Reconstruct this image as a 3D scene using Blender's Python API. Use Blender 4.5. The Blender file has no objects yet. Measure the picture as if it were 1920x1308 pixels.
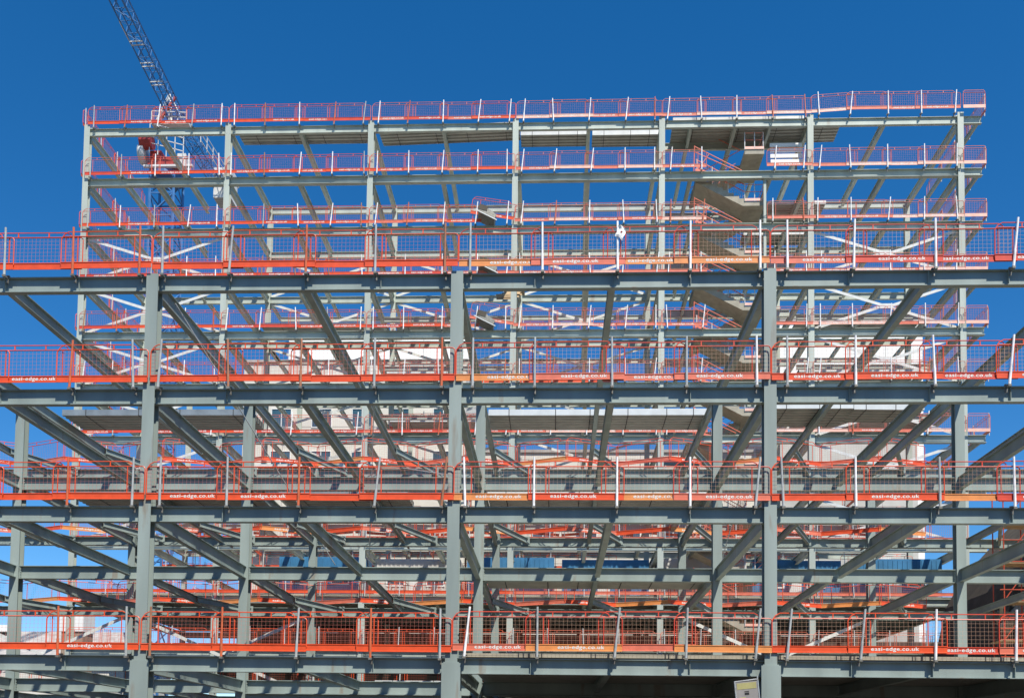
import bpy, bmesh, math, random
from mathutils import Vector, Matrix
random.seed(7)
S = bpy.context.scene
C = S.collection
PI = math.pi

# ------------------------------------------------------------------ camera
YAW, PITCH, ROLL = .0411, .0544, .0122
fw = Vector((-math.sin(YAW)*math.cos(PITCH), math.cos(YAW)*math.cos(PITCH), math.sin(PITCH)))
rt = Vector((math.cos(YAW), math.sin(YAW), 0)); up = rt.cross(fw)
r2 = rt*math.cos(ROLL)+up*math.sin(ROLL); u2 = -rt*math.sin(ROLL)+up*math.cos(ROLL)
cd = bpy.data.cameras.new('camera'); cam = bpy.data.objects.new('camera', cd); C.objects.link(cam)
M = Matrix.Identity(4)
for i in range(3):
    M[i][0] = r2[i]; M[i][1] = u2[i]; M[i][2] = -fw[i]
M[0][3], M[1][3], M[2][3] = 0, -27.551, 1.6
cam.matrix_world = M
cd.sensor_width = 36; cd.lens = 34.12; cd.shift_x = -.00405; cd.shift_y = .3456
cd.clip_start = .1; cd.clip_end = 5000
S.camera = cam
# ------------------------------------------------------------------ light
SUN = Vector((-.31, .58, -1)).normalized()
elev = math.asin(-SUN.z); az = math.atan2(-SUN.x, -SUN.y)      # azimuth of the sun itself, from +Y clockwise
W = bpy.data.worlds.new('World'); S.world = W; W.use_nodes = True
nt = W.node_tree; bg = nt.nodes['Background']
sky = nt.nodes.new('ShaderNodeTexSky'); sky.sky_type = 'NISHITA'; sky.sun_disc = False
sky.sun_elevation = elev; sky.sun_rotation = az
sky.air_density = 1.0; sky.dust_density = 0.0; sky.ozone_density = 3.4; sky.altitude = 1500
hs = nt.nodes.new('ShaderNodeHueSaturation'); hs.inputs['Saturation'].default_value = 1.34; hs.inputs['Value'].default_value = 1.15
nt.links.new(sky.outputs[0], hs.inputs['Color']); nt.links.new(hs.outputs[0], bg.inputs[0]); bg.inputs[1].default_value = .10
sl = bpy.data.lights.new('sun', 'SUN'); sl.energy = 5.0; sl.angle = math.radians(.5); sl.color = (1, .94, .84)
so = bpy.data.objects.new('sun', sl); C.objects.link(so); so.rotation_euler = SUN.to_track_quat('-Z', 'Y').to_euler()
S.view_settings.view_transform = 'Standard'; S.view_settings.look = 'None'
S.view_settings.exposure = 0.45; S.view_settings.gamma = 1

# ------------------------------------------------------------------ materials
def mat(name, col, rough=.6, var=.12, scale=3., objcol=False, metal=0., spots=None, streak=False, bump=0., spec=.5):
    m = bpy.data.materials.new(name); m.use_nodes = True; t = m.node_tree; n = t.nodes; l = t.links
    b = n['Principled BSDF']; b.inputs['Roughness'].default_value = rough; b.inputs['Metallic'].default_value = metal
    b.inputs['Specular IOR Level'].default_value = spec
    tc = n.new('ShaderNodeNewGeometry'); mp = n.new('ShaderNodeMapping'); l.new(tc.outputs['Position'], mp.inputs[0])
    if streak: mp.inputs['Scale'].default_value = (1, 1, .15)
    nz = n.new('ShaderNodeTexNoise'); nz.inputs['Scale'].default_value = scale; nz.inputs['Detail'].default_value = 5
    l.new(mp.outputs[0], nz.inputs[0])
    mr = n.new('ShaderNodeMapRange'); mr.inputs[1].default_value = .3; mr.inputs[2].default_value = .7
    mr.inputs[3].default_value = 1-var; mr.inputs[4].default_value = 1+var; l.new(nz.outputs[0], mr.inputs[0])
    mx = n.new('ShaderNodeVectorMath'); mx.operation = 'SCALE'; l.new(mr.outputs[0], mx.inputs['Scale'])
    if objcol:
        oi = n.new('ShaderNodeObjectInfo'); l.new(oi.outputs['Color'], mx.inputs[0])
    else: mx.inputs[0].default_value = col
    out = mx.outputs[0]
    if spots:
        n2 = n.new('ShaderNodeTexNoise'); n2.inputs['Scale'].default_value = spots[1]; n2.inputs['Detail'].default_value = 8
        l.new(mp.outputs[0], n2.inputs[0])
        r2_ = n.new('ShaderNodeMapRange'); r2_.inputs[1].default_value = spots[2]; r2_.inputs[2].default_value = spots[2]+.08
        r2_.inputs[4].default_value = spots[3] if len(spots) > 3 else .8
        l.new(n2.outputs[0], r2_.inputs[0])
        mm = n.new('ShaderNodeMix'); mm.data_type = 'RGBA'; l.new(r2_.outputs[0], mm.inputs[0])
        l.new(out, mm.inputs[6]); mm.inputs[7].default_value = (*spots[0], 1); out = mm.outputs[2]
    l.new(out, b.inputs['Base Color'])
    if bump:
        bp = n.new('ShaderNodeBump'); bp.inputs['Strength'].default_value = bump; bp.inputs['Distance'].default_value = .02
        l.new(nz.outputs[0], bp.inputs['Height']); l.new(bp.outputs[0], b.inputs['Normal'])
    return m
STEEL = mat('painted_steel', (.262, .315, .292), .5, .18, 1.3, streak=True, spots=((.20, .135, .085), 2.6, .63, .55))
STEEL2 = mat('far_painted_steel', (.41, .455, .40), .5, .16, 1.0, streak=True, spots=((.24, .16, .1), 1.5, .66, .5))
BRACE = mat('brace_steel', (.62, .63, .60), .45, .1, 3)
GALV = mat('galvanised', (.55, .57, .56), .38, .2, 6, objcol=False, metal=.35, spots=((.3, .2, .12), 7, .68))
POSTM = mat('post_paint', (.6, .6, .58), .45, .18, 5, objcol=True, spots=((.28, .18, .1), 6, .66))
CLAMP = mat('clamp_steel', (.22, .21, .18), .5, .3, 9, metal=.4)
RED = mat('barrier_paint', (.7, .09, .03), .42, .12, 4, objcol=True, spots=((.30, .12, .07), 5, .70, .5))
WIRE = mat('mesh_wire', (.55, .16, .08), .5, .15, 5, objcol=True)
TEXTM = mat('white_lettering', (.75, .73, .68), .5, .1, 8, spots=((.72, .2, .1), 9, .62, .7))
DECKM = mat('deck_sheet', (.36, .35, .31), .45, .12, 2, metal=.15)
SHADE_WRAP = mat('shade_toned_wrap', (.20, .235, .26), .5, .2, 2)  # wrap of the left packs, darkened in colour to stand for shade
DECKW = mat('deck_sheet_edge', (.62, .64, .62), .4, .1, 2, metal=.1)
BLACK = mat('strap', (.03, .03, .03), .6, .1)
CONC = mat('concrete', (.36, .33, .26), .85, .14, 2.5, bump=.2, spots=((.22, .2, .16), 1.4, .6, .5))
SHADE_CONC = mat('shade_dark_concrete', (.07, .05, .04), .9, .2, 1.2)  # tone carries the deep shade behind the low far floors
GROUND = mat('ground_dirt', (.075, .062, .047), .95, .25, .3)
CREAM = mat('cream_render', (.64, .61, .54), .85, .08, .4, spots=((.55, .5, .42), .5, .62, .4))
WHITE = mat('white_cladding', (.80, .80, .77), .6, .05, .5)
PALE = mat('pale_grey_wall', (.50, .49, .45), .8, .12, .5)
GLASS = mat('window_glass', (.04, .10, .14), .1, .3, .3, spec=.9)
ROOFG = mat('roof_grey', (.36, .34, .32), .8, .2, 2, streak=False)
BLUEP = mat('blue_paint', (.04, .17, .33), .45, .2, 1)
CBLUE = mat('crane_blue', (.06, .17, .38), .45, .15, 2)
CRED = mat('crane_red', (.36, .04, .03), .45, .15, 2)
CWHITE = mat('crane_white', (.6, .6, .58), .45, .08, 2)
BROWN = mat('rust_brown', (.07, .058, .042), .8, .3, 2)
BRICK = mat('brick_brown', (.30, .22, .16), .85, .3, 6)
PLY = mat('plywood', (.42, .30, .17), .8, .2, 4)
CLOTH = mat('white_cloth', (.8, .8, .78), .9, .05, 3)
YEL = mat('yellow_plate', (.5, .46, .2), .5, .1, 3)
FAB = mat('dark_clothing', (.05, .06, .10), .9, .2, 8)

# ------------------------------------------------------------------ mesh builder
class MB:
    def __init__(s): s.v = []; s.f = []; s.m = []; s.mi = 0; s.mats = []
    def use(s, m):
        if m not in s.mats: s.mats.append(m)
        s.mi = s.mats.index(m); return s
    def add(s, vs, fs):
        o = len(s.v); s.v += [tuple(v) for v in vs]
        for f in fs: s.f.append([o+i for i in f]); s.m.append(s.mi)
    def box(s, a, b):
        x0, y0, z0 = a; x1, y1, z1 = b
        s.add([(x0,y0,z0),(x1,y0,z0),(x1,y1,z0),(x0,y1,z0),(x0,y0,z1),(x1,y0,z1),(x1,y1,z1),(x0,y1,z1)],
              [(3,2,1,0),(4,5,6,7),(0,1,5,4),(1,2,6,5),(2,3,7,6),(3,0,4,7)]); return s
    def prism(s, prof, p0, p1, side, upv):
        """extrude a 2-D profile (u along side, v along upv) from p0 to p1"""
        p0 = Vector(p0); p1 = Vector(p1); n = len(prof)
        vs = [p0+side*u+upv*v for u, v in prof]+[p1+side*u+upv*v for u, v in prof]
        fs = [tuple(range(n))[::-1], tuple(range(n, 2*n))]
        fs += [(i, (i+1) % n, n+(i+1) % n, n+i) for i in range(n)]
        s.add(vs, fs); return s
    def ibeam(s, p0, p1, h, b, tf=.022, tw=.014, upv=None):
        """I section hung below the line p0-p1 (top centre)"""
        p0 = Vector(p0); p1 = Vector(p1); d = (p1-p0).normalized()
        upv = Vector(upv) if upv else Vector((0, 0, 1))
        side = d.cross(upv).normalized(); upv = side.cross(d).normalized()
        B = b/2; t = tw/2
        prof = [(-B,0),(-B,-tf),(-t,-tf),(-t,-h+tf),(-B,-h+tf),(-B,-h),(B,-h),(B,-h+tf),(t,-h+tf),(t,-tf),(B,-tf),(B,0)]
        return s.prism(prof, p0, p1, side, upv)
    def hcol(s, x, y, z0, z1, w, d, tf=.03, tw=.02):
        B = w/2; D = d/2; t = tw/2
        prof = [(-B,-D),(B,-D),(B,-D+tf),(t,-D+tf),(t,D-tf),(B,D-tf),(B,D),(-B,D),(-B,D-tf),(-t,D-tf),(-t,-D+tf),(-B,-D+tf)]
        return s.prism(prof, (x, y, z0), (x, y, z1), Vector((1,0,0)), Vector((0,1,0)))
    def tube(s, pts, r, n=6, r1=None):
        pts = [Vector(p) for p in pts]; m = len(pts); base = len(s.v); vs = []
        ref = None
        for i, p in enumerate(pts):
            d = (pts[min(i+1, m-1)]-pts[max(i-1, 0)]).normalized()
            if ref is None: ref = Vector((0,0,1)) if abs(d.z) < .9 else Vector((0,1,0))
            a = d.cross(ref).normalized(); b2 = d.cross(a).normalized()
            ref = b2.cross(d) if False else ref
            if abs(d.dot(ref)) > .98:
                a = d.cross(Vector((0,1,0))).normalized(); b2 = d.cross(a).normalized()
            rr = r if r1 is None else r+(r1-r)*i/(m-1)
            for k in range(n):
                th = 2*PI*(k+.5)/n; vs.append(p+a*math.cos(th)*rr+b2*math.sin(th)*rr)
        fs = [tuple(range(n))[::-1], tuple(range((m-1)*n, m*n))]
        for i in range(m-1):
            for k in range(n): fs.append((i*n+k, i*n+(k+1) % n, (i+1)*n+(k+1) % n, (i+1)*n+k))
        s.add(vs, fs); return s
    def bar(s, p0, p1, w, t, upv=(0,0,1)):
        """rectangular bar, w along 'up', t sideways"""
        p0 = Vector(p0); p1 = Vector(p1); d = (p1-p0).normalized(); upv = Vector(upv)
        side = d.cross(upv).normalized(); u = side.cross(d).normalized()
        return s.prism([(-t/2,-w/2),(t/2,-w/2),(t/2,w/2),(-t/2,w/2)], p0, p1, side, u)
    def mesh(s, name):
        me = bpy.data.meshes.new(name); me.from_pydata(s.v, [], s.f)
        for m in s.mats: me.materials.append(m)
        if len(s.mats) > 1: me.polygons.foreach_set('material_index', s.m)
        bm = bmesh.new(); bm.from_mesh(me); bmesh.ops.recalc_face_normals(bm, faces=bm.faces); bm.to_mesh(me); bm.free()
        return me
    def build(s, name, parent=None, smooth=False):
        me = s.mesh(name); o = bpy.data.objects.new(name, me); C.objects.link(o)
        if parent: o.parent = parent
        if smooth:
            for p in me.polygons: p.use_smooth = True
        return o
def mb(m): return MB().use(m)
def tag(o, label=None, cat=None, group=None, kind=None):
    if label: o['label'] = label
    if cat: o['category'] = cat
    if group: o['group'] = group
    if kind: o['kind'] = kind
    return o
def empty(name, loc, rot=(0,0,0)):
    o = bpy.data.objects.new(name, None); C.objects.link(o); o.location = loc; o.rotation_euler = rot
    o.empty_display_size = .2; return o
def inst(me, name, parent, col=None):
    o = bpy.data.objects.new(name, me); C.objects.link(o); o.parent = parent
    if col: o.color = (*col, 1)
    return o

# ------------------------------------------------------------------ dimensions
XN = [-11.99+9*k for k in range(-2, 5)]             # near frame columns
TN = [15.60, 12.21, 8.73, 4.37]                     # near beam tops
XF = [-30.03+9.0575*k for k in range(7)]            # far frame columns
YF = [30.85, 39.85, 48.85]
TF = [40.94-3.3013*k for k in range(12)]            # far beam tops
Y2, Y3 = 9., 19.2
ORD = ['first', 'second', 'third', 'fourth', 'fifth', 'sixth', 'seventh', 'eighth', 'ninth', 'tenth', 'eleventh', 'twelfth', 'thirteenth', 'fourteenth', 'fifteenth', 'sixteenth', 'seventeenth', 'eighteenth', 'nineteenth', 'twentieth']

# ------------------------------------------------------------------ ground
g = mb(GROUND); g.box((-700, -300, -.5), (700, 1500, 0)); tag(g.build('ground'), kind='structure')

# ------------------------------------------------------------------ near frame
nf = empty('steel_building', (0, 0, 0))
tag(nf, 'near grey steel building frame of wide bays, filling the lower half', 'steel frame')
ci = 0
for k, x in enumerate(XN):
    for y in (0, Y2, Y3):
        if y == Y2 and k == 0: continue
        w = .35; b = mb(STEEL)
        top = TN[0]+.04 if y == 0 else TN[0]-.02
        x0 = 0 if y else 0
        zs = 4.22 if y == 0 else 0
        b.hcol(x, y, max(zs, 0), top, .35, .36)
        if y == 0:
            b.hcol(x, y, 0, 4.22, .54, .42, .04, .03)
            b.box((x-.22, y-.2, 4.221), (x+.22, y+.2, 4.25))
        # end plates with bolts where the row beams meet the column
        for T in TN:
            if y == 0:
                continue
            for s in (-1, 1):
                b.box((x+s*.176 if s > 0 else x-.20, y-.12, T-.5), (x+.20 if s > 0 else x-.176, y+.12, T+.02))
                for j in range(5):
                    for yy in (-.09, .06):
                        b.box((x+s*.212-.014, y+yy, T-.42+j*.095), (x+s*.212+.014, y+yy+.035, T-.385+j*.095))
        b.build('column', nf)
for li, T in enumerate(TN):
    for y in (0, Y2, Y3):
        xs = XN[0] if y != Y2 or li == 0 else XN[1]
        z = T if y != Y3 else T-.02
        h = .45 if y == 0 else (.5 if y == Y2 else .42)
        b = mb(STEEL)
        for i in range(6):
            if XN[i] < xs-.1: continue
            b.ibeam((XN[i]+.02, y, z), (XN[i+1]-.02, y, z), h, .20 if y == 0 else .26)
            if y == 0:
                for xx in (2.25, 4.5, 6.75):   # web stiffeners
                    b.box((XN[i]+xx, -.09, z-h+.024), (XN[i]+xx+.012, -.008, z-.024))
        b.build('beam', nf)
jn = 0
for li, T in enumerate(TN):
    for k2 in range(13):
        x = XN[0]+4.5*k2
        if abs(x) > 27: continue
        b = mb(STEEL); iscol = k2 % 2 == 0
        y0 = .19 if iscol else .12
        hh = .46 if iscol else .36
        b.ibeam((x, y0, T-.01), (x, Y2-(.19 if iscol else .14), T-.01), hh, .19)
        b.ibeam((x, Y2+(.19 if iscol else .14), T-.01), (x, Y3-(.19 if iscol else .14), T-.03), hh-.06, .17)
        if li < 3:
            # skewed stub beam in plan, bolted to the back beam
            b.ibeam((x+.1, Y3-3.4, T-.05), (x+1.5, Y3-.15, T-.05), .26, .14)
            b.box((x+1.36, Y3-.16, T-.36), (x+1.64, Y3-.14, T+.04))
            b.ibeam((x, Y3+.14, T-.04), (x, Y3+1.5, T-.04), .2, .1)       # outrigger carrying the back barriers
        b.build('joist', nf)
# wind cross braces in the left and right rear bays of the near frame
for (i, l0, l1, y) in ((4, 2, 3, Y3), (0, 2, 3, Y3), (1, 2, 3, Y3)):
    b = mb(BRACE)
    za, zb = TN[l0]-.5, TN[l1]+.1
    b.bar((XN[i]+.3, y, za), (XN[i+1]-.3, y, zb), .16, .016)
    b.bar((XN[i]+.3, y+.03, zb), (XN[i+1]-.3, y+.03, za), .16, .016)
    b.build('brace', nf)
for (x0, z0, y0, x1, z1, y1) in ((-11.6, 15.1, .6, -8.6, 8.9, 9.4), (-7.2, 15.3, 9.3, -8.2, 8.9, 14), (7, 12, 9, 6.3, 8.2, 12),
                                 (-3.4, 12.2, 9, -8.0, 15.4, 18)):
    mb(GALV).tube([(x0, y0, z0), (x1, y1, z1)], .02, 5).build('guy_wire', nf)

# first-floor slab on the near frame (right two thirds)
b = mb(CONC); b.box((XN[3]+.3, .14, TN[3]+.06), (XN[6]-.2, Y3-.1, TN[3]+.17))
b.use(DECKM)
y = .30
while y < Y3-.3:
    b.box((XN[3]+.3, y, TN[3]+.004), (XN[6]-.2, y+.14, TN[3]+.0585)); y += .3
tag(b.build('floor_slab'), 'concrete floor slab on ribbed steel deck, spanning the lowest near beams', 'floor slab')
# ------------------------------------------------------------------ far frame
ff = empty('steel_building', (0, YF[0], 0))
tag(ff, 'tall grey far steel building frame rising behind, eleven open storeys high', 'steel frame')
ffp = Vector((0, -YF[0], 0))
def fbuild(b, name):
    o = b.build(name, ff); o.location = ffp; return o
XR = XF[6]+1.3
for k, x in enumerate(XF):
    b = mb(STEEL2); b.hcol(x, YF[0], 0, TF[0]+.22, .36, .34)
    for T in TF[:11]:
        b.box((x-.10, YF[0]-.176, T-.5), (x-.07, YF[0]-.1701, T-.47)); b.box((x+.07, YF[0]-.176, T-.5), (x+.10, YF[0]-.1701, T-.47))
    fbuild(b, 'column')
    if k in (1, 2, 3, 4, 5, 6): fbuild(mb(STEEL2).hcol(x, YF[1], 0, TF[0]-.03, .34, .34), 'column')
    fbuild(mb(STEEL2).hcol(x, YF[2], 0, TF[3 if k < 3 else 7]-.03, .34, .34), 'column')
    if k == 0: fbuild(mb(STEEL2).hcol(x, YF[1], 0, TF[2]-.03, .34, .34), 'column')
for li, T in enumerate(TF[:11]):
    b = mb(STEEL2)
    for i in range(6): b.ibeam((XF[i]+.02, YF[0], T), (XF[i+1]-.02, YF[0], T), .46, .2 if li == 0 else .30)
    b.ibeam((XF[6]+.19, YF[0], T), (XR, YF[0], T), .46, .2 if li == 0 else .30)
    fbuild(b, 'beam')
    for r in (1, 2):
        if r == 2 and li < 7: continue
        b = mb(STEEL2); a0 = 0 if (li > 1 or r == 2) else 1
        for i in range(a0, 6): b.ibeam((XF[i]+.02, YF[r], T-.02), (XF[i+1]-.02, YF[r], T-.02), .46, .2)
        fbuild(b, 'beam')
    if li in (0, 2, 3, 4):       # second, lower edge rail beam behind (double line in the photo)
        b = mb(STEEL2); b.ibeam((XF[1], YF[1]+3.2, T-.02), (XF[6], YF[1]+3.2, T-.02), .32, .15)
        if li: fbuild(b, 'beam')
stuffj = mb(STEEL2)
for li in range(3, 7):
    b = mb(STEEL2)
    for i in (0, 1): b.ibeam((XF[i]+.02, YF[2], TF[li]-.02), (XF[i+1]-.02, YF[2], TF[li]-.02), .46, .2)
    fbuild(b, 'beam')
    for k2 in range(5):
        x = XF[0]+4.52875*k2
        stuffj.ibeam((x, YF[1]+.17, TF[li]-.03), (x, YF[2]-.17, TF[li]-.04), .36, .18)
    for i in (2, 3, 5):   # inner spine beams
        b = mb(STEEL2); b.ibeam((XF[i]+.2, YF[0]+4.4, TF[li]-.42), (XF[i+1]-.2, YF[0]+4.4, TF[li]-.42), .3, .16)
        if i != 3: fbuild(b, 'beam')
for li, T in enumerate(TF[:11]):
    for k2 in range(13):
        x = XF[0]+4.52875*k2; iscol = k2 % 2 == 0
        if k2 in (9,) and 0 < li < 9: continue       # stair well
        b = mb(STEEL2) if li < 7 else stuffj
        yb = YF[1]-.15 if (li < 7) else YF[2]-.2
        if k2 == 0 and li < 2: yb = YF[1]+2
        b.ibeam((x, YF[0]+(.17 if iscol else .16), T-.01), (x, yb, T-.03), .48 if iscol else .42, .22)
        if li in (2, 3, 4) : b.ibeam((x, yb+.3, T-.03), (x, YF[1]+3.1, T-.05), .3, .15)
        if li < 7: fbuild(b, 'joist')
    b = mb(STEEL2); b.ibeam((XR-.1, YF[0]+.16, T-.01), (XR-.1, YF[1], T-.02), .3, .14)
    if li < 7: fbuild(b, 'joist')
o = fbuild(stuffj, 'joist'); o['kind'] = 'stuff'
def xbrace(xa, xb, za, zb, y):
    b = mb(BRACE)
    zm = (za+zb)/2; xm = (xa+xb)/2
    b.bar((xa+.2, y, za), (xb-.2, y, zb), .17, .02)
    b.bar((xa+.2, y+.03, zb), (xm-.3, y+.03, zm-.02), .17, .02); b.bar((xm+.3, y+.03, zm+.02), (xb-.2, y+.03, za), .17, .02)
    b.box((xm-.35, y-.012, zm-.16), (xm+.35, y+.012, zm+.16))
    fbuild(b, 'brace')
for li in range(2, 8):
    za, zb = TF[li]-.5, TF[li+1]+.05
    xbrace(XF[0], XF[1], za, zb, YF[0]+.05)
    xbrace(XF[5], XF[6], za, zb, YF[0]+.05)
    for i in (1, 2, 3): xbrace(XF[i], XF[i+1], TF[li-1]-.5, TF[li]+.05, YF[1])
# thin hanger column beside the stair
b = mb(STEEL2); b.hcol(12.52, YF[0]+.1, TF[9], TF[1]-.45, .16, .16, .015, .012); fbuild(b, 'column')
# stair trimmer beams
for li in range(0, 9):
    T = TF[li]; b = mb(STEEL2)
    yt = YF[0]+(4.5 if li else 2.2)
    b.ibeam((XF[4]+.2, yt, T-.01), (XF[5]-.2, yt, T-.01), .45, .18)
    b.ibeam((8.0, YF[0]+.2, T-.01), (8.0, YF[1]-.2, T-.01), .4, .18)
    b.ibeam((12.9, YF[0]+.2, T-.01), (12.9, YF[1]-.2, T-.01), .34, .18)
    fbuild(b, 'trimmer_beam')

# decked floors low in the far frame
def slab(x0, x1, y0, y1, z, label):
    b = mb(CONC); b.box((x0, y0, z+.06), (x1, y1, z+.17)); b.use(DECKM)
    y = y0+.05
    while y < y1-.2:
        b.box((x0, y, z+.004), (x1, y+.2, z+.0585)); y += .42
    return tag(b.build('floor_slab'), label, 'floor slab')
slab(XF[0]+.2, XR-.1, YF[0]+.16, YF[2]-.1, TF[9]+.002, 'concrete deck floor over the dark storey at the foot of the far frame')
slab(XF[0]+.2, XR-.1, YF[0]+.16, YF[2]-.1, TF[10]+.002, 'lowest concrete deck floor in the far frame')
# added rear wall, its dark colour standing for the shade of the low storeys
b = mb(SHADE_CONC)
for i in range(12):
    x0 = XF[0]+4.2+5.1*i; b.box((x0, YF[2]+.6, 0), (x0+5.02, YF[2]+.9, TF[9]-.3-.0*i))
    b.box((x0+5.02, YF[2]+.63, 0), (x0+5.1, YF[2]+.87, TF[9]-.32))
tag(b.build('shade_wall'), 'added panel wall coloured dark as shade behind the far frame foot', 'wall')

# ------------------------------------------------------------------ barrier prefab meshes
PL = 2.72
def round_frame(L, z0, z1, r):
    p = [(0, 0, z0), (0, 0, z1-r)]
    for a in (30, 60, 90): p.append((r-r*math.cos(math.radians(a)), 0, z1-r+r*math.sin(math.radians(a))))
    for a in (90, 60, 30): p.append((L-r+r*math.cos(math.radians(a)), 0, z1-r+r*math.sin(math.radians(a))))
    p += [(L, 0, z1-r), (L, 0, z0)]
    return p
def frame_geo(b):
    b.tube(round_frame(PL, .14, .97, .09), .0165, 6)
    # upper rail with turned-down ends
    p = [(.02, 0, .94), (.10, 0, 1.05), (.22, 0, 1.115), (PL-.5, 0, 1.115), (PL-.38, 0, 1.05), (PL-.36, 0, .96)]
    b.tube(p, .0155, 6)
    for x in (.62*PL, .28*PL): b.bar((x, 0, .97), (x, 0, 1.115), .03, .02, (1, 0, 0))
    for x in (.50, PL-.52): b.tube([(x, .0, .18), (x, .0, .97)], .016, 5)
def wire_geo(b, w=.0024):
    n = 23
    for i in range(1, n):
        x = PL*i/n; b.box((x-w, -w, .19), (x+w, w, .955))
    for j in range(1, 7):
        z = .19+.78*j/7; b.box((.03, -w*2.2, z-w), (PL-.03, -w*.2-w, z+w))
def toe_geo(b):
    t = .0
    # folded board: front face with lips top and bottom
    prof = [(-.004,0),(-.022,.0),(-.022,.022),(-.008,.03),(-.008,.17),(-.022,.178),(-.022,.2),(-.004,.2)]
    b.prism(prof, (0, 0, 0), (PL, 0, 0), Vector((0,1,0)), Vector((0,0,1)))
b = mb(RED); frame_geo(b); ME_FRAME = b.mesh('frame')
b = mb(WIRE); wire_geo(b, .0019); ME_WIRE = b.mesh('mesh')
b = mb(WIRE); wire_geo(b, .0016); ME_WIRE2 = b.mesh('mesh')
b = mb(RED); toe_geo(b); ME_TOE = b.mesh('toe_board')
fc = bpy.data.curves.new('lettering', 'FONT'); fc.body = 'easi-edge.co.uk'; fc.size = .175; fc.offset = 0; fc.extrude = .001
fc.resolution_u = 2; fc.space_character = 1.08
fo = bpy.data.objects.new('lettering', fc); C.objects.link(fo); bpy.context.view_layer.update()
dg = bpy.context.evaluated_depsgraph_get(); ME_TXT = bpy.data.meshes.new_from_object(fo.evaluated_get(dg))
bpy.data.objects.remove(fo); ME_TXT.name = 'lettering'; ME_TXT.materials.clear(); ME_TXT.materials.append(TEXTM)
tw = max(v.co.x for v in ME_TXT.vertices)
bm = bmesh.new()
for q, (ox, oz) in enumerate(((0, 0), (.006, .001), (.003, .004), (-.003, -.003))):     # embolden: stacked copies half a millimetre apart
    n0 = len(bm.verts); bm.from_mesh(ME_TXT); bm.verts.ensure_lookup_table()
    for v in bm.verts[n0:]: v.co += Vector((ox, oz, .0006*q))
bm.to_mesh(ME_TXT); bm.free()
for v in ME_TXT.vertices:
    v.co = Vector((v.co.x*1.32/tw, -.0095-v.co.z, v.co.y*.84+.068))
# post: sleeve, upper tube; clamp: arm and hook
b = mb(POSTM); b.tube([(0, 0, -.14), (0, 0, .38)], .037, 8); b.tube([(0, 0, .38), (0, 0, 1.32)], .030, 8)
ME_POST = b.mesh('post_tube')
b = mb(CLAMP); b.bar((0, -.03, -.12), (0, .21, -.125), .045, .05); b.box((-.035, .17, -.27), (.035, .20, -.146))
b.box((-.05, .17, -.067), (.05, .24, -.03)); b.tube([(0, .15, -.24), (0, .24, -.24)], .016, 6); b.box((-.045, -.045, -.16), (.045, .045, -.10))
ME_CLAMP = b.mesh('clamp')
COLS = {'orange': (.72, .085, .022), 'red': (.62, .07, .035), 'salmon': (.68, .17, .10), 'faded yellow-orange': (.72, .27, .08), 'pale': (.82, .46, .36), 'bare metal': (.55, .5, .44)}
def panel(loc, rz, kind, label, group, text=True, ry=0., wirecol=None, tx=.68, far=False):
    r = empty('safety_barrier', loc, (0, ry, rz)); tag(r, label, 'safety barrier', group)
    c = COLS[kind]; base = COLS['salmon'] if kind == 'pale' else (COLS['red'] if kind not in ('orange',) else COLS['orange'])
    if far and base != COLS['orange']: base = (.62, .15, .10)
    inst(ME_WIRE2 if far else ME_WIRE, 'wire_mesh', r, wirecol or (.55, .30, .20))
    inst(ME_FRAME, 'frame', r, base)
    t = inst(ME_TOE, 'toe_board', r, c)
    if text:
        x = inst(ME_TXT, 'lettering', t); x.location = (tx, -.0, 0)
    return r
POSTC = {'white': (.86, .86, .84), 'grey': (.40, .42, .41), 'rusty': (.38, .17, .09), 'orange': (.55, .13, .05)}
def post(loc, rz, lean, leany, kind, label, group):
    r = empty('barrier_post', loc, (leany, lean, rz)); tag(r, label, 'post', group)
    inst(ME_POST, 'tube', r, POSTC[kind]); inst(ME_CLAMP, 'clamp', r)
    return r

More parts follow.
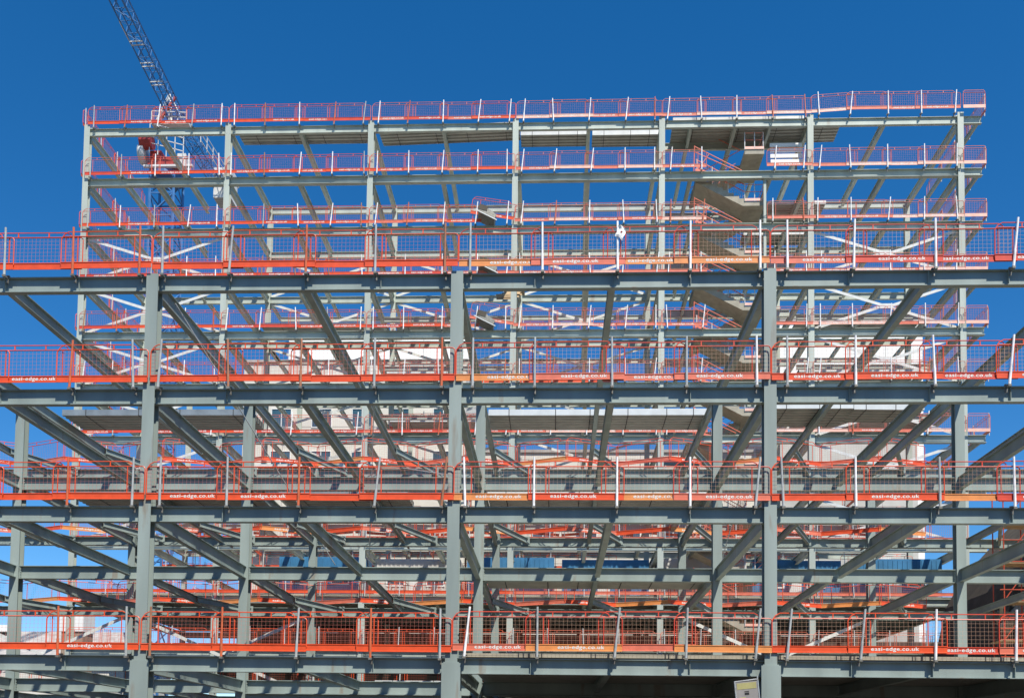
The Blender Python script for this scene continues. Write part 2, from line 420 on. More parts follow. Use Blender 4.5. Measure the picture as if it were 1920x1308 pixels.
# ------------------------------------------------------------------ near barriers
LV = ['top', 'second', 'third', 'lowest']
CN = {1: 'left', 2: 'middle', 3: 'right'}      # bay start column
PITCH_P = (9-PL)/3
rn = random.Random(3)
yel = {(0, 2, 0), (0, 2, 2), (0, 2, 3), (1, 2, 0), (2, 2, 0), (2, 2, 2), (2, 3, 2), (3, 2, 1), (3, 2, 3)}
FR = [.045, .265, .51, .745, .955]
for li, T in enumerate(TN):
    for bay in (0, 1, 2, 3, 4):
        x0 = [XN[1], XN[2], XN[3], XN[4], XN[5]][bay]-0
        # bay 0: left of the left column ; 1: left..middle ; 2: middle..right ; 3: right of the right
        if bay == 4: continue
        dz = .15+(.06 if li == 3 and bay >= 2 else 0)
        for j in range(4):
            key = (li, bay, j)
            kind = 'faded yellow-orange' if key in yel else ('orange' if bay < 2 else rn.choice(['salmon', 'salmon', 'red', 'orange']))
            if key == (3, 2, 3): kind = 'faded yellow-orange'
            px = x0+.03+j*PITCH_P*.995+rn.uniform(-.03, .03)
            y = -.215-(.04 if j % 2 else 0)
            txt = {0: bay >= 2, 1: bay >= 2 or (bay == 0 and j == 2), 2: (bay == 1 and j < 2) or bay >= 2 and key not in ((2, 3, 0), (2, 3, 2)),
                   3: bay >= 2 and key not in ((3, 2, 2), (3, 2, 3), (3, 3, 0)) or (bay == 0 and j == 3)}[li]
            if bay == 0: pos = ORD[3-j]+' left of the left near column'
            else: pos = ORD[j]+' right of the '+CN[bay]+' near column'
            lab = '%s barrier %s, %s beam' % (kind, pos, LV[li])
            wc = (.60, .36, .24) if bay >= 2 else (.58, .20, .15)
            p = panel((px, y, T+dz+rn.uniform(-.012, .012)), rn.uniform(-.004, .004), kind, lab, 'mesh barriers along the near frame', txt, rn.uniform(-.004, .004), wc, tx=rn.choice([.62, .9, .7]))
        for q, f in enumerate(FR):
            x = x0+9*f+rn.uniform(-.1, .1)
            if bay == 0 and q < 1: continue
            kind = rn.choice(['rusty', 'grey', 'grey', 'orange']) if bay < 2 else rn.choice(['white', 'white', 'white', 'grey'])
            pos = (ORD[4-q]+' left of the left near column') if bay == 0 else (ORD[q]+' right of the '+CN[bay]+' near column')
            post((x, -.305, T+.07+(dz-.15)), 0, rn.choice([0, 0, 0, .03, .06, -.04, -.01, .1]), rn.uniform(-.02, .02), kind,
                 '%s barrier post %s, %s beam' % (kind, pos, LV[li]), 'barrier posts along the near frame')

# ------------------------------------------------------------------ far barriers
rf_ = random.Random(11)
PF = (9.0575-PL)/3
for li in range(0, 7):
    T = TF[li]
    for bay in range(6):
        for j in range(4):
            # the stair opening has no edge panels right of its landing
            if li > 0 and bay == 4 and j == 1: continue
            if li > 0 and bay == 4 and j == 2 : continue
            red = bay < 2
            kind = rf_.choice(['orange', 'orange', 'red']) if red else (rf_.choice(['orange', 'salmon', 'salmon', 'red']) if bay < 3 else rf_.choice(['salmon', 'pale', 'pale', 'salmon']))
            px = XF[bay]+.02+j*PF+rf_.uniform(-.05, .05); rz = 0; ry = 0; zz = T+(.13 if li else .2)
            if li == 0 and bay == 5: zz += .22 if j else .05; ry = -.06 if j == 0 else 0
            if li in (2, 4) and bay == 2 and j == 3: ry = .16; zz += .5
            y = YF[0]-(.33 if li else .21)-(.04 if j % 2 else 0)
            lab = '%s barrier, %s in %s bay of far frame, %s floor from top' % (kind, ORD[j], ORD[bay], ORD[li])
            panel((px, y, zz+rf_.uniform(-.02, .02)), 0, kind, lab, 'mesh barriers along the far frame', rf_.random() < .75, ry, (.62, .19, .15), tx=rf_.uniform(.5, .9), far=True)
        for q, f in enumerate(FR):
            if li > 0 and bay == 4 and q in (2,): continue
            kind = 'white' if bay > 1 else rf_.choice(['white', 'grey', 'rusty', 'white'])
            if rf_.random() < .08: kind = 'orange'
            post((XF[bay]+9.06*f+rf_.uniform(-.1, .1), YF[0]-(.42 if li else .30), T+.07+(.15 if li == 0 and bay == 5 else 0)), 0, rf_.choice([0, 0, .02, .07, .1, -.05]), 0, kind,
                 '%s post, %s in %s bay of far frame, %s floor from top' % (kind, ORD[q], ORD[bay], ORD[li]), 'barrier posts along the far frame')
# the rest of the barriers, beyond the 300 largest: one object
st = MB(); wm = {}
def mstat(name, c): return mat(name, c, .45, .12, 4)
R_O = mstat('far_orange_paint', COLS['orange']); R_S = mstat('far_salmon_paint', COLS['salmon']); R_P = mstat('far_wire', (.5, .15, .10)); R_W = mstat('far_post_paint', (.6, .6, .58))
def stuff_panel(p0, rz, z, col=None, post_=True):
    col = col or R_O
    tmp = MB(); tmp.use(col); frame_geo(tmp); toe_geo(tmp); tmp.use(R_P); wire_geo(tmp, .0026)
    if post_: tmp.use(R_W); tmp.tube([(.25, -.05, -.15), (.25+random.uniform(-.06, .06), -.05, 1.25)], .028, 5)
    c, s = math.cos(rz), math.sin(rz); off = len(st.v)
    for v in tmp.v: st.v.append((p0[0]+v[0]*c-v[1]*s, p0[1]+v[0]*s+v[1]*c, z+v[2]))
    for m in tmp.mats: st.use(m)
    for f, m in zip(tmp.f, tmp.m):
        st.f.append([off+i for i in f]); st.m.append(st.mats.index(tmp.mats[m]))
for li in range(0, 7):
    T = TF[li]
    n = 4 if li < 2 else 5
    for j in range(n):
        stuff_panel((XF[0]-.22-.04*(j % 2), YF[0]-.3+j*2.2), PI/2, T+.12)
    for j in range(4):
        stuff_panel((XR+.12+.04*(j % 2), YF[0]-.35+j*2.25), PI/2, T+.12, R_S)
    stuff_panel((XF[6]+.05, YF[0]-.38), 0, T+.12+(.22 if li == 0 else 0), R_S) if False else None
    # end return: short panel across the cantilever
for li in range(7, 11):
    for bay in range(6):
        for j in range(4):
            stuff_panel((XF[bay]+j*PF, YF[0]-.36-.045*(j % 2)), 0, TF[li]+.12, R_O if bay < 3 else R_S)
for li in range(3, 11):     # inner barrier lines in the middle and at the back
    for bay in ((2, 3) if li < 7 else range(6)):
        for j in range(4):
            if (li*7+bay*3+j) % 4 == 0: continue
            stuff_panel((XF[bay]+j*PF, YF[1]-.4-.045*(j % 2)), 0, TF[li]+.10)
for li in range(7, 11):
    for bay in range(6):
        for j in range(3):
            if (li+bay*5+j) % 5 == 0: continue
            stuff_panel((XF[bay]+.4+j*2.75, YF[1]+3.6+(.9 if j % 2 else 0)), .33*(1 if j % 2 == 0 else -1), TF[li]+.2, R_O)
            if li < 10 and (li+bay+j) % 2: stuff_panel((XF[bay]+1.2+j*2.4, YF[0]+2.4+j*.9), PI/2, TF[li]+.2, R_O)
for bay in range(5):
    for j in range(4): stuff_panel((XN[bay]+j*PITCH_P, Y3-.35), 0, TN[3]+.19, R_O)
tag(st.build('mesh_barriers'), 'orange mesh barriers round the sides and lower floors of the far frame', 'safety barriers', kind='stuff')
# short end panels over the cantilever, each its own thing
def small_panel(loc, label):
    r = empty('safety_barrier', loc); tag(r, label, 'safety barrier', 'mesh barriers along the far frame')
    b = mb(RED); L = 1.32; b.tube(round_frame(L, .14, .97, .09), .019, 6); b.tube([(0, 0, 1.0), (.1, 0, 1.11), (L-.1, 0, 1.11), (L, 0, 1.0)], .018, 6)
    o = b.build('frame', r); o.color = (*COLS['salmon'], 1)
    b = mb(WIRE)
    for i in range(1, 9): b.box((L*i/9-.0035, -.0035, .19), (L*i/9+.0035, .0035, .955))
    for i in range(1, 7): b.box((.03, -.008, .19+.11*i), (L-.03, -.004, .197+.11*i))
    o = b.build('wire_mesh', r); o.color = (.55, .15, .12, 1)
    b = mb(RED); b.box((0, -.022, 0), (L, -.006, .2)); o = b.build('toe_board', r); o.color = (*COLS['pale'], 1)
for li in range(7):
    small_panel((XF[6]+.08, YF[0]-.38, TF[li]+.12+(.2 if li == 0 else 0)), 'short salmon end barrier at the far frame right corner, %s floor from top' % ORD[li])

# zigzag barriers along the back of the near frame
for li in (0, 1, 2):
    T = TN[li]; x = XN[0]+1; i = 0; s = 1
    while x < 17:
        a = .38*s; lab_i = i
        p0 = (x, Y3-1.15 if s > 0 else Y3-.15)
        panel((p0[0], p0[1], T+.10), a, ['orange', 'salmon', 'orange', 'faded yellow-orange'][(i+li) % 4],
              'orange zigzag barrier %s from left behind the near frame, %s level' % (ORD[i], LV[li]),
              'zigzag barriers behind the near frame', i % 2 == 0, 0, (.5, .15, .1))
        x += 2.72*math.cos(a)-.08; s = -s; i += 1

# ------------------------------------------------------------------ decking packs
def deck_pack(loc, L, Wd, H, label, rz=0, n=4, straps=3, tilt=0., wrap=None):
    r = empty('decking_pack', loc, (0, tilt, rz)); tag(r, label, 'decking pack', 'packs of steel decking on the frames')
    b = mb(DECKM)
    # corrugated sheets, ribs along X, nested
    ribs = int(Wd/.3)
    for k in range(n):
        z = H*k/n
        prof = []
        for i in range(ribs):
            y0 = i*.3; prof += [(y0, z+.0), (y0+.13, z+.0), (y0+.16, z+.055), (y0+.27, z+.055)]
        prof.append((ribs*.3, z)); top = [(a, c+.012) for a, c in reversed(prof)]
        pr = prof+top; m = len(prof); nn = len(pr)
        vs = [(0, a, c) for a, c in pr]+[(L, a, c) for a, c in pr]
        fs = [(i, i+1, nn+i+1, nn+i) for i in range(nn-1)]+[(nn-1, 0, nn, nn+nn-1)]
        fs += [(i, i+1, nn-2-i, nn-1-i) for i in range(m-1)]+[(nn+i, nn+nn-1-i, nn+nn-2-i, nn+i+1) for i in range(m-1)]
        b.add(vs, fs)
    b.build('sheets', r)
    b = mb(wrap or DECKW); b.box((0, -.012, 0), (L, -.002, H)); b.box((0, Wd+.002, 0), (L, Wd+.012, H)); b.box((.0, -.002, H+.002), (L, Wd+.002, H+.01)); b.build('wrap', r)
    for i in range(straps):
        x = L*(i+.5)/straps+.25*(i % 2)
        b = mb(BLACK); b.box((x, -.018, -.008), (x+.03, -.0125, H+.02)); b.box((x, -.018, -.012), (x+.03, Wd+.018, -.0045)); b.build('strap', r)
    return r
zt = TN[0]+.005
deck_pack((-2.9, 11.7, zt), 5.0, 1.8, .24, 'white-edged decking pack right of the middle column under the second near beam, left half')
deck_pack((2.15, 11.7, zt), 4.0, 1.8, .26, 'white-edged decking pack left of the right near column, under the second beam')
deck_pack((-20.8, 11.6, zt), 8.0, 1.8, .24, 'shade-toned decking pack left of the left near column, below the second beam', straps=4, wrap=SHADE_WRAP)
deck_pack((8.55, 11.0, zt), 3.2, 2.1, .3, 'wide decking pack just right of the right near column, below the second beam')
deck_pack((11.8, 11.1, zt), 2.8, 1.5, .24, 'short decking pack further right of the right near column, below the second beam', rz=.03)
zt = TN[1]+.005
deck_pack((-2.9, 11.7, zt), 9.0, 1.8, .26, 'long white-edged decking pack in the middle bay under the third near beam', straps=6)
deck_pack((-20.4, 11.6, zt), 8.2, 1.8, .24, 'shade-toned decking pack left of the left near column, above the third beam gap', straps=4, wrap=SHADE_WRAP)
deck_pack((-11.6, 11.8, zt), 5.4, 1.7, .22, 'shade-toned decking pack right of the left near column, under the third barrier row', wrap=SHADE_WRAP)
zt = TN[2]+.005
deck_pack((-2.9, 11.7, zt), 9.0, 1.8, .2, 'decking pack in the middle bay above the lowest barrier row', straps=6)
deck_pack((-7.4, 11.7, TN[3]+.005), 4.3, 1.8, .24, 'blue-grey decking pack at the foot of the picture left of the middle column')
zt = TF[0]+.005
deck_pack((-20.6, 31.5, zt), 8.6, 1.1, .12, 'low decking pack in the second bay on the far frame roof', straps=4)
deck_pack((-11.6, 31.3, zt), 8.9, 1.6, .14, 'decking pack laid askew in the third bay on the far frame roof', rz=-.045, straps=4)
deck_pack((-2.6, 32.0, zt), 4.3, 1.2, .36, 'thick white decking pack in the fourth bay on the far frame roof, left')
deck_pack((1.95, 32.1, zt), 4.3, 1.2, .36, 'thick white decking pack in the fourth bay on the far frame roof, right')
deck_pack((6.9, 31.2, zt), 10.4, 2.1, .08, 'wide decking sheets over the stair on the far frame roof', rz=-.02, n=2, straps=4)
deck_pack((6.9, 31.0, zt+.1), 8.0, .9, .22, 'loose white decking sheets above the stair, slipped over the roof edge', rz=-.02, n=2, straps=2, tilt=.012)
deck_pack((12.6, 34.4, TF[1]+.005), 4.6, 2.4, .2, 'white decking sheets right of the stair, second floor from top of far frame')
deck_pack((12.6, 38.1, TF[1]+.005), 4.6, 1.4, .3, 'rearmost white decking sheets right of the stair, second floor from top')
for li, xx, LL in ((3, XF[1]+.3, 8.4), (3, 16, 8.2), (4, 16.2, 8), (5, XF[2]+.3, 8), (4, XF[2], 5), (5, 16, 8.4), (6, XF[1]+.3, 8), (3, XF[2]+.6, 5), (6, 16, 8)):
    deck_pack((xx, YF[1]-2.6+.2*(li % 3), TF[li]+.005), LL, 1.8, .22, 'decking pack in %s bay on %s floor from top of far frame' % ({XF[1]+.3: 'second', 16: 'last', 16.2: 'last', XF[2]+.3: 'third', XF[2]: 'third', XF[2]+.6: 'third'}[xx], ORD[li]), straps=3)

# ------------------------------------------------------------------ stairs
RISE = 3.3013
for li in range(0, 10):
    T = TF[li]; y0 = YF[0]+.35; w = 1.5
    # front flight: from this floor at left down to the mid landing at right ; back flight continues to the floor below
    r = empty('concrete_stair', (8.15, y0, T-RISE)); tag(r, 'precast concrete dogleg stair with landing, %s storey from top of far frame' % ORD[li], 'stair', 'precast stairs in the far frame')
    n = 9; run = 3.0; sx = run/n; sz = RISE/2/n; th = .24
    def flight(xa, za, dirx, yy):
        prof = [(xa, za)]
        for i in range(n):
            prof.append((xa+dirx*sx*(i+1)-dirx*.0, za-sz*i)); prof.append((xa+dirx*sx*(i+1), za-sz*(i+1)))
        # soffit
        xe = xa+dirx*run; ze = za-RISE/2
        prof += [(xe, ze-.28), (xe-dirx*.12, ze-.28), (xa, za-.42)]
        b = mb(CONC); b.prism([(p[0], p[1]) for p in prof], (0, yy, 0), (0, yy+w, 0), Vector((1,0,0)), Vector((0,0,1))); return b
    if li: flight(.2, RISE, 1, 0).build('flight', r)
    b = mb(CONC); b.box((3.201, 0, RISE/2-.28), (4.4, 2*w+.12, RISE/2)); b.build('landing', r)
    b = flight(.2, 0, 1, w+.12)      # mirrored rise: from landing down to the floor below, going left
    b = MB().use(CONC); prof = [(3.2, RISE/2)]
    for i in range(n): prof.append((3.2-sx*(i+1), RISE/2-sz*i)); prof.append((3.2-sx*(i+1), RISE/2-sz*(i+1)))
    prof += [(.2, -.28), (.32, -.28), (3.2, RISE/2-.42)]
    b.prism(prof, (0, w+.12, 0), (0, 2*w+.12, 0), Vector((1,0,0)), Vector((0,0,1))); b.build('flight', r)
    # temporary orange stair rails
    q = empty('stair_guardrail', (8.15, y0-.02, T-RISE)); tag(q, 'orange temporary stair guardrail, %s storey from top of far frame' % ORD[li], 'guardrail', 'stair guardrails in the far frame')
    b = mb(RED)
    for (za, zb) in ((1.05, 1.05), (.6, .6)):
        if li: b.tube([(.2, 0, RISE+za), (3.2, 0, RISE/2+zb)], .028, 5)
        b.tube([(.2, 2*w+.1, za), (3.2, 2*w+.1, RISE/2+zb)], .02, 5)
        b.tube([(3.2, 0, RISE/2+za), (4.35, 0, RISE/2+za), (4.35, 2*w, RISE/2+za)], .02, 5)
    b.tube([(.2, w+.06, .9), (3.2, w+.06, RISE/2+.95)], .025, 5); b.tube([(.2, w+.03, RISE+.9), (3.2, w+.03, RISE/2+.95)], .025, 5)
    if li:
        for dz in (0, -.35): b.tube([(.1, -.06, RISE+1.85+dz), (3.0+dz, -.06, RISE+.28)], .028, 5)
        b.tube([(.12, -.06, RISE+.1), (1.0, -.06, RISE+1.35)], .028, 5); b.tube([(.05, -.06, RISE+.0), (.1, -.06, RISE+1.9)], .03, 5)
        b.bar((.15, -.08, RISE+.35), (1.3, -.08, RISE+.02), .16, .02)
        for k in range(5): b.tube([(.5+.42*k, 1.0, RISE+.1), (1.1+.42*k, 1.0, RISE+1.2)], .02, 4)
    o = b.build('rail', q); o.color = (*COLS['salmon'], 1)
    for (ux, uz) in [(.2+3*t, RISE-RISE/2*t) for t in (0.02, .33, .66, 1)]+[(3.8, RISE/2), (4.33, RISE/2)]:
        if ux < 3.1 and li == 0: continue
        mb(POSTM).tube([(ux, -.01, uz), (ux, -.01, uz+1.1)], .03, 5).build('upright', q).color = (.6, .6, .58, 1)
    b = mb(WIRE)
    for i in range(1, 24 if li else 1):
        t = i/24; b.bar((.2+3*t, .0, RISE-RISE/2*t+.12), (.2+3*t, .0, RISE-RISE/2*t+1.0), .008, .008, (1,0,0))
    for z in (.3, .5, .8): b.bar((.2, -.006, RISE+z), (3.2, -.006, RISE/2+z), .008, .006)
    if li: b.build('wire_mesh', q).color = (.6, .25, .12, 1)
    b = mb(RED); b.box((3.2, -.03, RISE/2+.01), (4.38, -.012, RISE/2+.17)); b.build('toe_board', q).color = (*COLS['pale'], 1)

# ------------------------------------------------------------------ loading hoppers at the far frame
for li, x in ((2, -4.9), (3, -4.8), (4, -4.9)):
    r = empty('steel_tray', (x+.2, YF[0]-.75, TF[li]+.12), (0, .2, .12)); tag(r, 'grey tilted steel tray sticking out left of the fourth far column, %s floor from top' % ORD[li], 'loading tray', 'steel trays on the far frame')
    b = mb(CLAMP); b.prism([(-.45, 0), (.65, -.28), (.7, -.02), (0, .28), (-.4, .22)], (0, -.35, .25), (0, .9, .25), Vector((1,0,0)), Vector((0,0,1))); b.build('body', r)
    b = mb(BROWN); b.box((-.45, -.37, .3), (.1, .3, .62)); b.build('liner', r)
    b = mb(DECKW); b.bar((-.6, -.38, .2), (.8, -.38, -.12), .05, .05); b.build('edge', r)
r = empty('plywood_stack', (-4.1, YF[0]+2.4, TF[3]-.0)); tag(r, 'brown plywood scraps and boards beside the fourth far column', 'plywood')
b = mb(PLY)
for i in range(7):
    a = i*.7; b.bar((i*.13, .1*i, .01+.11*i), (1.3+.1*i, .35+.1*i, .2+.1*i*(1 if i % 2 else 1.6)), .35, .03, (0, math.sin(a), 1))
b.build('board', r)

# ------------------------------------------------------------------ rag, sign
b = mb(CLOTH); vs = []; fs = []
for i in range(7):
    for j in range(7):
        u, v = i/6, j/6
        vs.append((u*.22+.05*math.sin(v*5), .02*math.sin(u*9)+.02*math.sin(v*6)-.0, -v*(.3+.1*u)+.04*math.sin(u*4)))
for i in range(6):
    for j in range(6):
        if (i, j) == (3, 3): continue
        a = i*7+j; fs.append((a, a+1, a+8, a+7))
b.add(vs, fs); o = b.build('cloth'); o.location = (1.6, -.36, TN[0]+1.22)
sm = o.modifiers.new('thick', 'SOLIDIFY'); sm.thickness = .006
tag(o, 'white cloth with a hole hung over the top near barrier', 'cloth')
r = empty('notice_board', (5.0, -.62, 3.08), (.1, -.1, -.15)); tag(r, 'small tilted grey and yellow notice board beside the right near column foot', 'sign')
b = mb(ROOFG); b.box((0, 0, 0), (.58, .02, .62)); b.build('board', r)
b = mb(YEL); b.box((.03, -.004, .42), (.55, -.0005, .59)); b.box((.06, -.004, .06), (.24, -.0005, .2)); b.build('yellow_stripe', r)
b = mb(BLACK); b.box((.22, -.004, .26), (.34, -.0005, .32)); b.box((.22, -.004, .34), (.34, -.0005, .36)); b.build('dark_mark', r)
b = mb(GALV); b.tube([(-.02, .01, -3.1), (-.02, .01, .66)], .02, 6); b.tube([(.6, .01, -3.1), (.6, .01, .75)], .02, 6); b.tube([(-.02, .01, .64), (.6, .01, .66)], .018, 6); b.build('stand', r)

# ------------------------------------------------------------------ crane
cr = empty('tower_crane', (-38.1, 62, 0)); tag(cr, 'blue tower crane with white and red machine deck, behind the far frame left corner', 'crane')
def lattice(b, P0, P1, w, h, bays, r=.06, upv=Vector((0,0,1)), tri=False):
    P0 = Vector(P0); P1 = Vector(P1); d = (P1-P0); L = d.length; d.normalize(); s = d.cross(upv).normalized(); u = s.cross(d)
    cs = [(-w/2, 0), (w/2, 0), (w/2, h), (-w/2, h)] if not tri else [(-w/2, 0), (w/2, 0), (0, h)]
    n = len(cs); pt = lambda i, k: P0+d*(L*i/bays)+s*cs[k % n][0]+u*cs[k % n][1]
    for k in range(n): b.tube([pt(0, k), pt(bays, k)], r*1.5, 5)
    for i in range(bays):
        for k in range(n):
            b.tube([pt(i, k), pt(i, k+1)], r*.8, 4)
            b.tube([pt(i, k), pt(i+1, k+1)] if i % 2 else [pt(i, k+1), pt(i+1, k)], r*.8, 4)
lo = Vector((-38.7, 62, 0))
b = mb(CBLUE); lattice(b, (0, -1.2, 0), (0, -1.2, 57), 2.3, 2.3, 26, .09, Vector((0,1,0))); b.build('mast', cr)
b = mb(CRED); b.box((-1.3, -1.5, 57.2), (1.5, 1.6, 57.7)); b.box((-1.2, -1.3, 57.7), (-.1, 1.2, 58.9)); b.box((.2, -1.1, 57.7), (1.2, .9, 58.4)); b.box((-.1, -.6, 57.7), (.2, .9, 58.2)); b.build('machine_deck', cr)
b = mb(CRED); b.tube([(-1.9, -1.7, 59.5), (-.8, -1.7, 59.5)], .7, 12); b.build('winch', cr)
b = mb(CRED); b.tube([(-.2, -1.2, 62.2), (1.0, -1.0, 64.4)], .17, 6); b.build('ram', cr)
b = mb(CBLUE); b.tube([(0, 0, 56.6), (0, 0, 57.2)], 1.5, 16); b.build('slewing_ring', cr)
b = mb(CWHITE); b.tube([(-2.1, -1.3, 58.5), (-1.6, -1.3, 58.5)], .9, 14); b.build('rope_drum', cr, True)
b = mb(CWHITE); b.box((1.6, -1.6, 57.1), (2.4, -.4, 58.4)); b.box((-1.5, -2.0, 56.9), (3.2, -1.7, 57.1)); b.build('cab', cr)
b = mb(CWHITE)
for z in (59.3, 59.9, 60.6, 61.2): b.tube([(-1.0, -1.9, z), (2.3, -1.9, z-.9)], .05, 4)
for i in range(5): x = -1.0+.82*i; b.tube([(x, -1.9, 58.3-.2*i), (x, -1.9, 61.2-.22*i)], .05, 4)
b.build('handrail', cr)
b = mb(CWHITE)
for s in (-.8, .8): b.tube([(s-.3, -.6, 61.9), (.2, -.5, 65.0)], .13, 6); b.tube([(s+1.0, .3, 61.6), (.2, -.5, 65.0)], .11, 6)
b.box((-1.2, -1.2, 61.6), (2.4, .6, 61.9))
for z in (62.4, 62.9): b.tube([(-1.2, -1.2, z), (2.2, -1.2, z-.2)], .05, 4)
for i in range(5): b.tube([(-1.2+.85*i, -1.2, 61.9), (-1.2+.85*i, -1.2, 62.9)], .05, 4)
b.build('a_frame', cr)
JP = Vector((.9, -.3, 62.3)); aj = math.radians(3); lf = math.radians(13)
jd = Vector((-math.sin(aj)*math.cos(lf), -math.cos(aj)*math.cos(lf), math.sin(lf)))
b = mb(CBLUE); lattice(b, JP+jd*0, JP+jd*30, 1.15, 1.0, 26, .045); b.build('jib', cr)
jr = empty('x', (0, 0, 0)); bpy.data.objects.remove(jr)
sv = jd.cross(Vector((0,0,1))).normalized(); uv = sv.cross(jd)
b = mb(CWHITE)
for t in (4.2, 6.1, 8.2):
    b = mb(CWHITE)
    for e in (0, .35): b.tube([JP+jd*(t+e)-sv*.6-uv*.1, JP+jd*(t+e)+sv*.6-uv*.1], .05, 4)
    b.build('walkway_rung', cr)
b = mb(CWHITE); b.tube([JP+jd*8.3+sv*.6, JP+jd*10.4+sv*.6], .07, 5); b.build('walkway_edge', cr)
cd_ = Vector((math.sin(aj), math.cos(aj), -.02)).normalized(); sc_ = cd_.cross(Vector((0,0,1))).normalized()
b = mb(CBLUE); lattice(b, JP-cd_*1, JP+cd_*10.5, 1.3, .9, 10, .045); b.build('counter_jib', cr)
b = mb(CWHITE)
for h in (.2, .9, 1.5): b.tube([JP+cd_*3+sc_*1.1+Vector((0,0,h)), JP+cd_*10.5+sc_*1.1+Vector((0,0,h))], .045, 4)
for i in range(6): p = JP+cd_*(3+1.5*i)+sc_*1.1; b.tube([p, p+Vector((0,0,1.5))], .045, 4)
b.build('walkway_rail', cr)
b = mb(CWHITE); q = JP+cd_*10.6+Vector((.3, 0, 1.2))
for i in range(5): b.box((q.x-.95, q.y-.2+i*.42, q.z-2.3), (q.x+.95, q.y+.16+i*.42, q.z+.1))
b.box((q.x-1.0, q.y-.4, q.z+.15), (q.x+1.0, q.y+2.2, q.z+.9)); b.build('counterweight', cr)
# pendant lines
b = mb(CBLUE)
for s in (-.5, .5):
    b.tube([Vector((.2, -.5, 65.0)), JP+jd*24+sv*s+uv*1.4], .03, 4); b.tube([Vector((.2, -.5, 65.0)), JP+cd_*10+sc_*s], .03, 4)
b.build('pendant_line', cr)

# ------------------------------------------------------------------ buildings beyond
def building(name, x0, x1, y0, y1, z1, m, label, wins, parapet=True, seams=None):
    r = empty(name, ((x0+x1)/2, y0, 0)); tag(r, label, 'building'); cx = (x0+x1)/2
    b = mb(m); b.box((x0-cx, 0, 0), (x1-cx, y1-y0, z1))
    b.build('wall', r)
    b = mb(ROOFG); b.box((x0-cx-.15, -.15, z1+.002), (x1-cx+.15, y1-y0+.15, z1+.25)); b.build('roof', r)
    b = mb(ROOFG)
    if seams:
        sx_, sz_ = seams
        x = sx_
        while x < x1-x0: b.box((x0-cx+x, -.004, .5), (x0-cx+x+.05, .01, z1-.05)); x += sx_
        z = sz_
        while z < z1-.1: b.box((x0-cx+.01, -.008, z), (x1-cx-.01, .012, z+.05)); z += sz_
        b.build('cladding_joint', r)
    for (wx, wz, ww, wh) in wins:
        f = mb(WHITE); X = wx-cx
        f.box((X-.06, -.06, wz-.08), (X+ww+.06, .02, wz)); f.box((X-.06, -.06, wz+wh), (X+ww+.06, .02, wz+wh+.06))
        f.box((X-.06, -.05, wz), (X, .02, wz+wh)); f.box((X+ww, -.05, wz), (X+ww+.06, .02, wz+wh)); f.box((X+ww/2-.03, -.04, wz), (X+ww/2+.03, .01, wz+wh))
        fo_ = f.build('window', r); g_ = mb(GLASS); g_.box((X, -.012, wz), (X+ww/2-.03, -.002, wz+wh)); g_.box((X+ww/2+.03, -.012, wz), (X+ww, -.002, wz+wh)); g_.build('pane', fo_)
    return r
wins = [(x, z, 1.7, 1.6) for z in (30.4, 26.6) for x in (-25.4, -21.8, -18.2, -14.6, -11)]
building('cream_building', -28, -8.2, 56, 74, 36.2, CREAM, 'cream walled building with dark windows behind the left middle bays', wins, seams=(3.6, 3.8))
building('white_block', -25.2, -8.4, 60, 70, 40.3, WHITE, 'white rooftop plant block on top, behind the left middle bays of far frame', [], seams=(4.2, 40))
building('grey_building', 18.2, 30.5, 55, 69, 31.5, PALE, 'pale grey building under the bright white rooftop behind the last bay', [(x, z, 1.5, 1.6) for z in (24, 20.5, 17) for x in (19.4, 26.6)], seams=(3.1, 3.6))
building('white_building', 18.6, 31.4, 56, 68, 39.6, WHITE, 'bright white clad building behind the last bay of the far frame', [], seams=(3.2, 6))
building('low_white_building', -8.0, 18.4, 57, 70, 28.4, CREAM, 'lower pale building between the cream and bright white ones', [(x, z, 1.8, 1.6) for z in (24.5, 20.8, 17) for x in (-6, -2.2, 1.6, 5.4, 9.2, 13)], seams=(3.8, 3.7))
# low roofs far left, with a chimney
r = empty('low_roof_building', (-60, 66, 0)); tag(r, 'low grey roofed building at the far lower left edge', 'building')
b = mb(CREAM); b.box((-22, 0, 0), (16, 14, 10.6)); b.build('wall', r)
b = mb(ROOFG); b.prism([(-.8, 10.6), (7, 14.2), (15, 10.6)], (-22.5, 0, 0), (16.5, 0, 0), Vector((0,1,0)), Vector((0,0,1))); b.build('roof', r)
b = mb(WHITE); b.box((-10, 5.4, 14.0), (3, 6.6, 14.7)); b.build('ridge_vent', r)
r = empty('brick_chimney', (-44.8, 60, 0)); tag(r, 'brown brick stack with a white cap box at lower left', 'chimney')
mb(BRICK).box((-1.0, 0, 0), (1.0, 2, 12.6)).build('stack', r); mb(WHITE).box((-1.15, -.1, 12.602), (1.1, 2.1, 14.8)).build('cap', r)
# blue cabins on the eighth far floor
for i in range(7):
    x = -18+i*6.1
    r = empty('site_cabin', (x, YF[0]+3.2+(.6 if i % 2 else 0), TF[9]+.18)); pale = i in (1, 4); tag(r, ('pale grey' if pale else 'dark blue')+' site cabin, %s from left, on the far deck floor' % ORD[i], 'site cabin', 'blue site cabins in the far frame')
    b = mb(PALE if pale else BLUEP); b.box((0, 0, 0), (5.6, 2.4, 2.9))
    for j in range(18): b.box((.15+j*.3, -.03, .1), (.27+j*.3, -.001, 2.8))
    b.build('shell', r)
    for wx in (.8, 3.4): f = mb(WHITE).box((wx, -.06, 1.1), (wx+1.2, -.031, 2.0)).build('window', r); mb(GLASS).box((wx+.08, -.066, 1.18), (wx+1.12, -.0605, 1.92)).build('pane', f)
    mb(CWHITE).box((2.3, -.05, .05), (3.1, -.031, 2.05)).build('door', r)
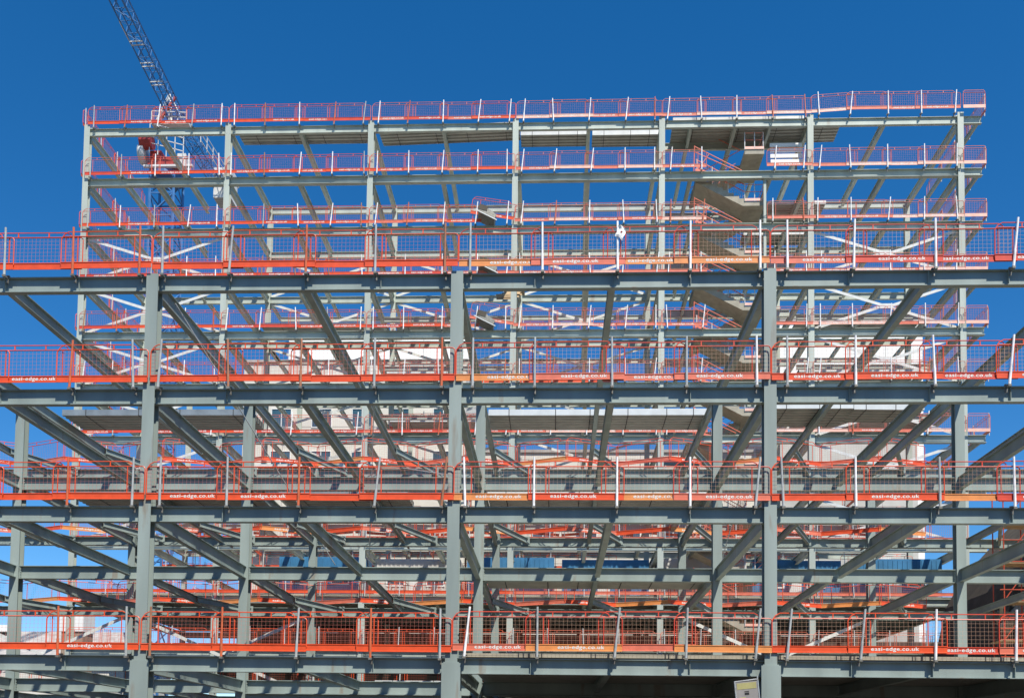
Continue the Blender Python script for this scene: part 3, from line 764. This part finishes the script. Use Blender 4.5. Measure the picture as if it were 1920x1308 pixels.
# dark building at the right edge, brown slab edge and scaffold tubes
r = empty('unfinished_building', (24, 20, 0)); tag(r, 'dark brown unfinished building with sloping soffit at the right edge', 'building')
mb(BROWN).prism([(-2.6, 0), (8, 0), (8, 16), (2.5, 15.6), (-.6, 12.2), (-1.6, 10.4), (-2.6, 6)], (0, .5, 0), (0, 9, 0), Vector((1,0,0)), Vector((0,0,1))).build('wall', r)
b = mb(CONC); b.bar((-2.3, .2, 8.0), (3.6, .2, 15.4), .5, .5); b.build('sloping_beam', r)
r = empty('tube_scaffold', (20.5, 17.5, 0)); tag(r, 'rust orange tube scaffold in front of the dark building at the right edge', 'scaffold')
b = mb(RED)
for i in range(4):
    for j in range(2): b.tube([(i*1.3, j*1.1, 0), (i*1.3, j*1.1, 14.5-i*.3)], .03, 5)
for z in [1.8*k for k in range(1, 8)]:
    for dz in (0, .5, 1): b.tube([(-.2, -.02, z+dz), (4.1, -.02, z+dz)], .025, 5)
    b.tube([(0, 0, z), (1.3, 0, z+1.8)], .025, 5)
o = b.build('tube', r); o.color = (.45, .07, .03, 1)
b = mb(PLY)
for z in [1.8*k for k in range(1, 8)]: b.box((-.2, .06, z-.06), (4.1, 1.05, z-.03))
b.build('plank', r)

# white planks stacked on edge right of the stair
r = empty('sheet_stack', (12.98, 31.45, TF[1]+.01)); tag(r, 'white sheets stacked on a rack right of the stair, below the far frame roof', 'sheet stack')
for i in range(4):
    mb(WHITE).box((0, -.1+.08*i, .85+.40*i), (1.98, -.05+.08*i, 1.09+.40*i)).build('sheet', r)
b = mb(CLAMP)
for x in (.3, 1.6): b.box((x, .22, 0), (x+.1, .32, 2.4)); b.box((x, -.1, 0), (x+.1, .22, .045))
b.build('rack', r)

b = mb(STEEL); b.ibeam((XN[2]+.25, Y2-.35, TN[3]-.52), (XN[3]-.25, Y2-.35, TN[3]-.52), 1.35, .3)
b.build('plate_girder', nf)
# unseen brick row added behind the camera to block low sky and deepen shade
for i in range(5):
    r = empty('sky_block_building', (-58+28*i, -64, 0)); tag(r, 'unseen brick building added behind the viewer to block low sky, number %s of five' % ORD[i], 'building')
    hgt = 22+[0, 4, -3, 2, 5][i]
    mb(BRICK).box((-13.5, -8, 0), (13.5, 0, hgt)).build('wall', r)
    mb(ROOFG).prism([(-8.4, hgt+.01), (-4, hgt+3), (.4, hgt+.01)], (-13.8, 0, 0), (13.8, 0, 0), Vector((0,1,0)), Vector((0,0,1))).build('roof', r)
    for zz in range(5):
        for xx in range(6):
            w_ = mb(WHITE).box((-12+4*xx, .002, 1.6+4*zz), (-10.4+4*xx, .06, 3.6+4*zz)).build('window', r); mb(GLASS).box((-11.9+4*xx, .061, 1.7+4*zz), (-10.5+4*xx, .07, 3.5+4*zz)).build('pane', w_)
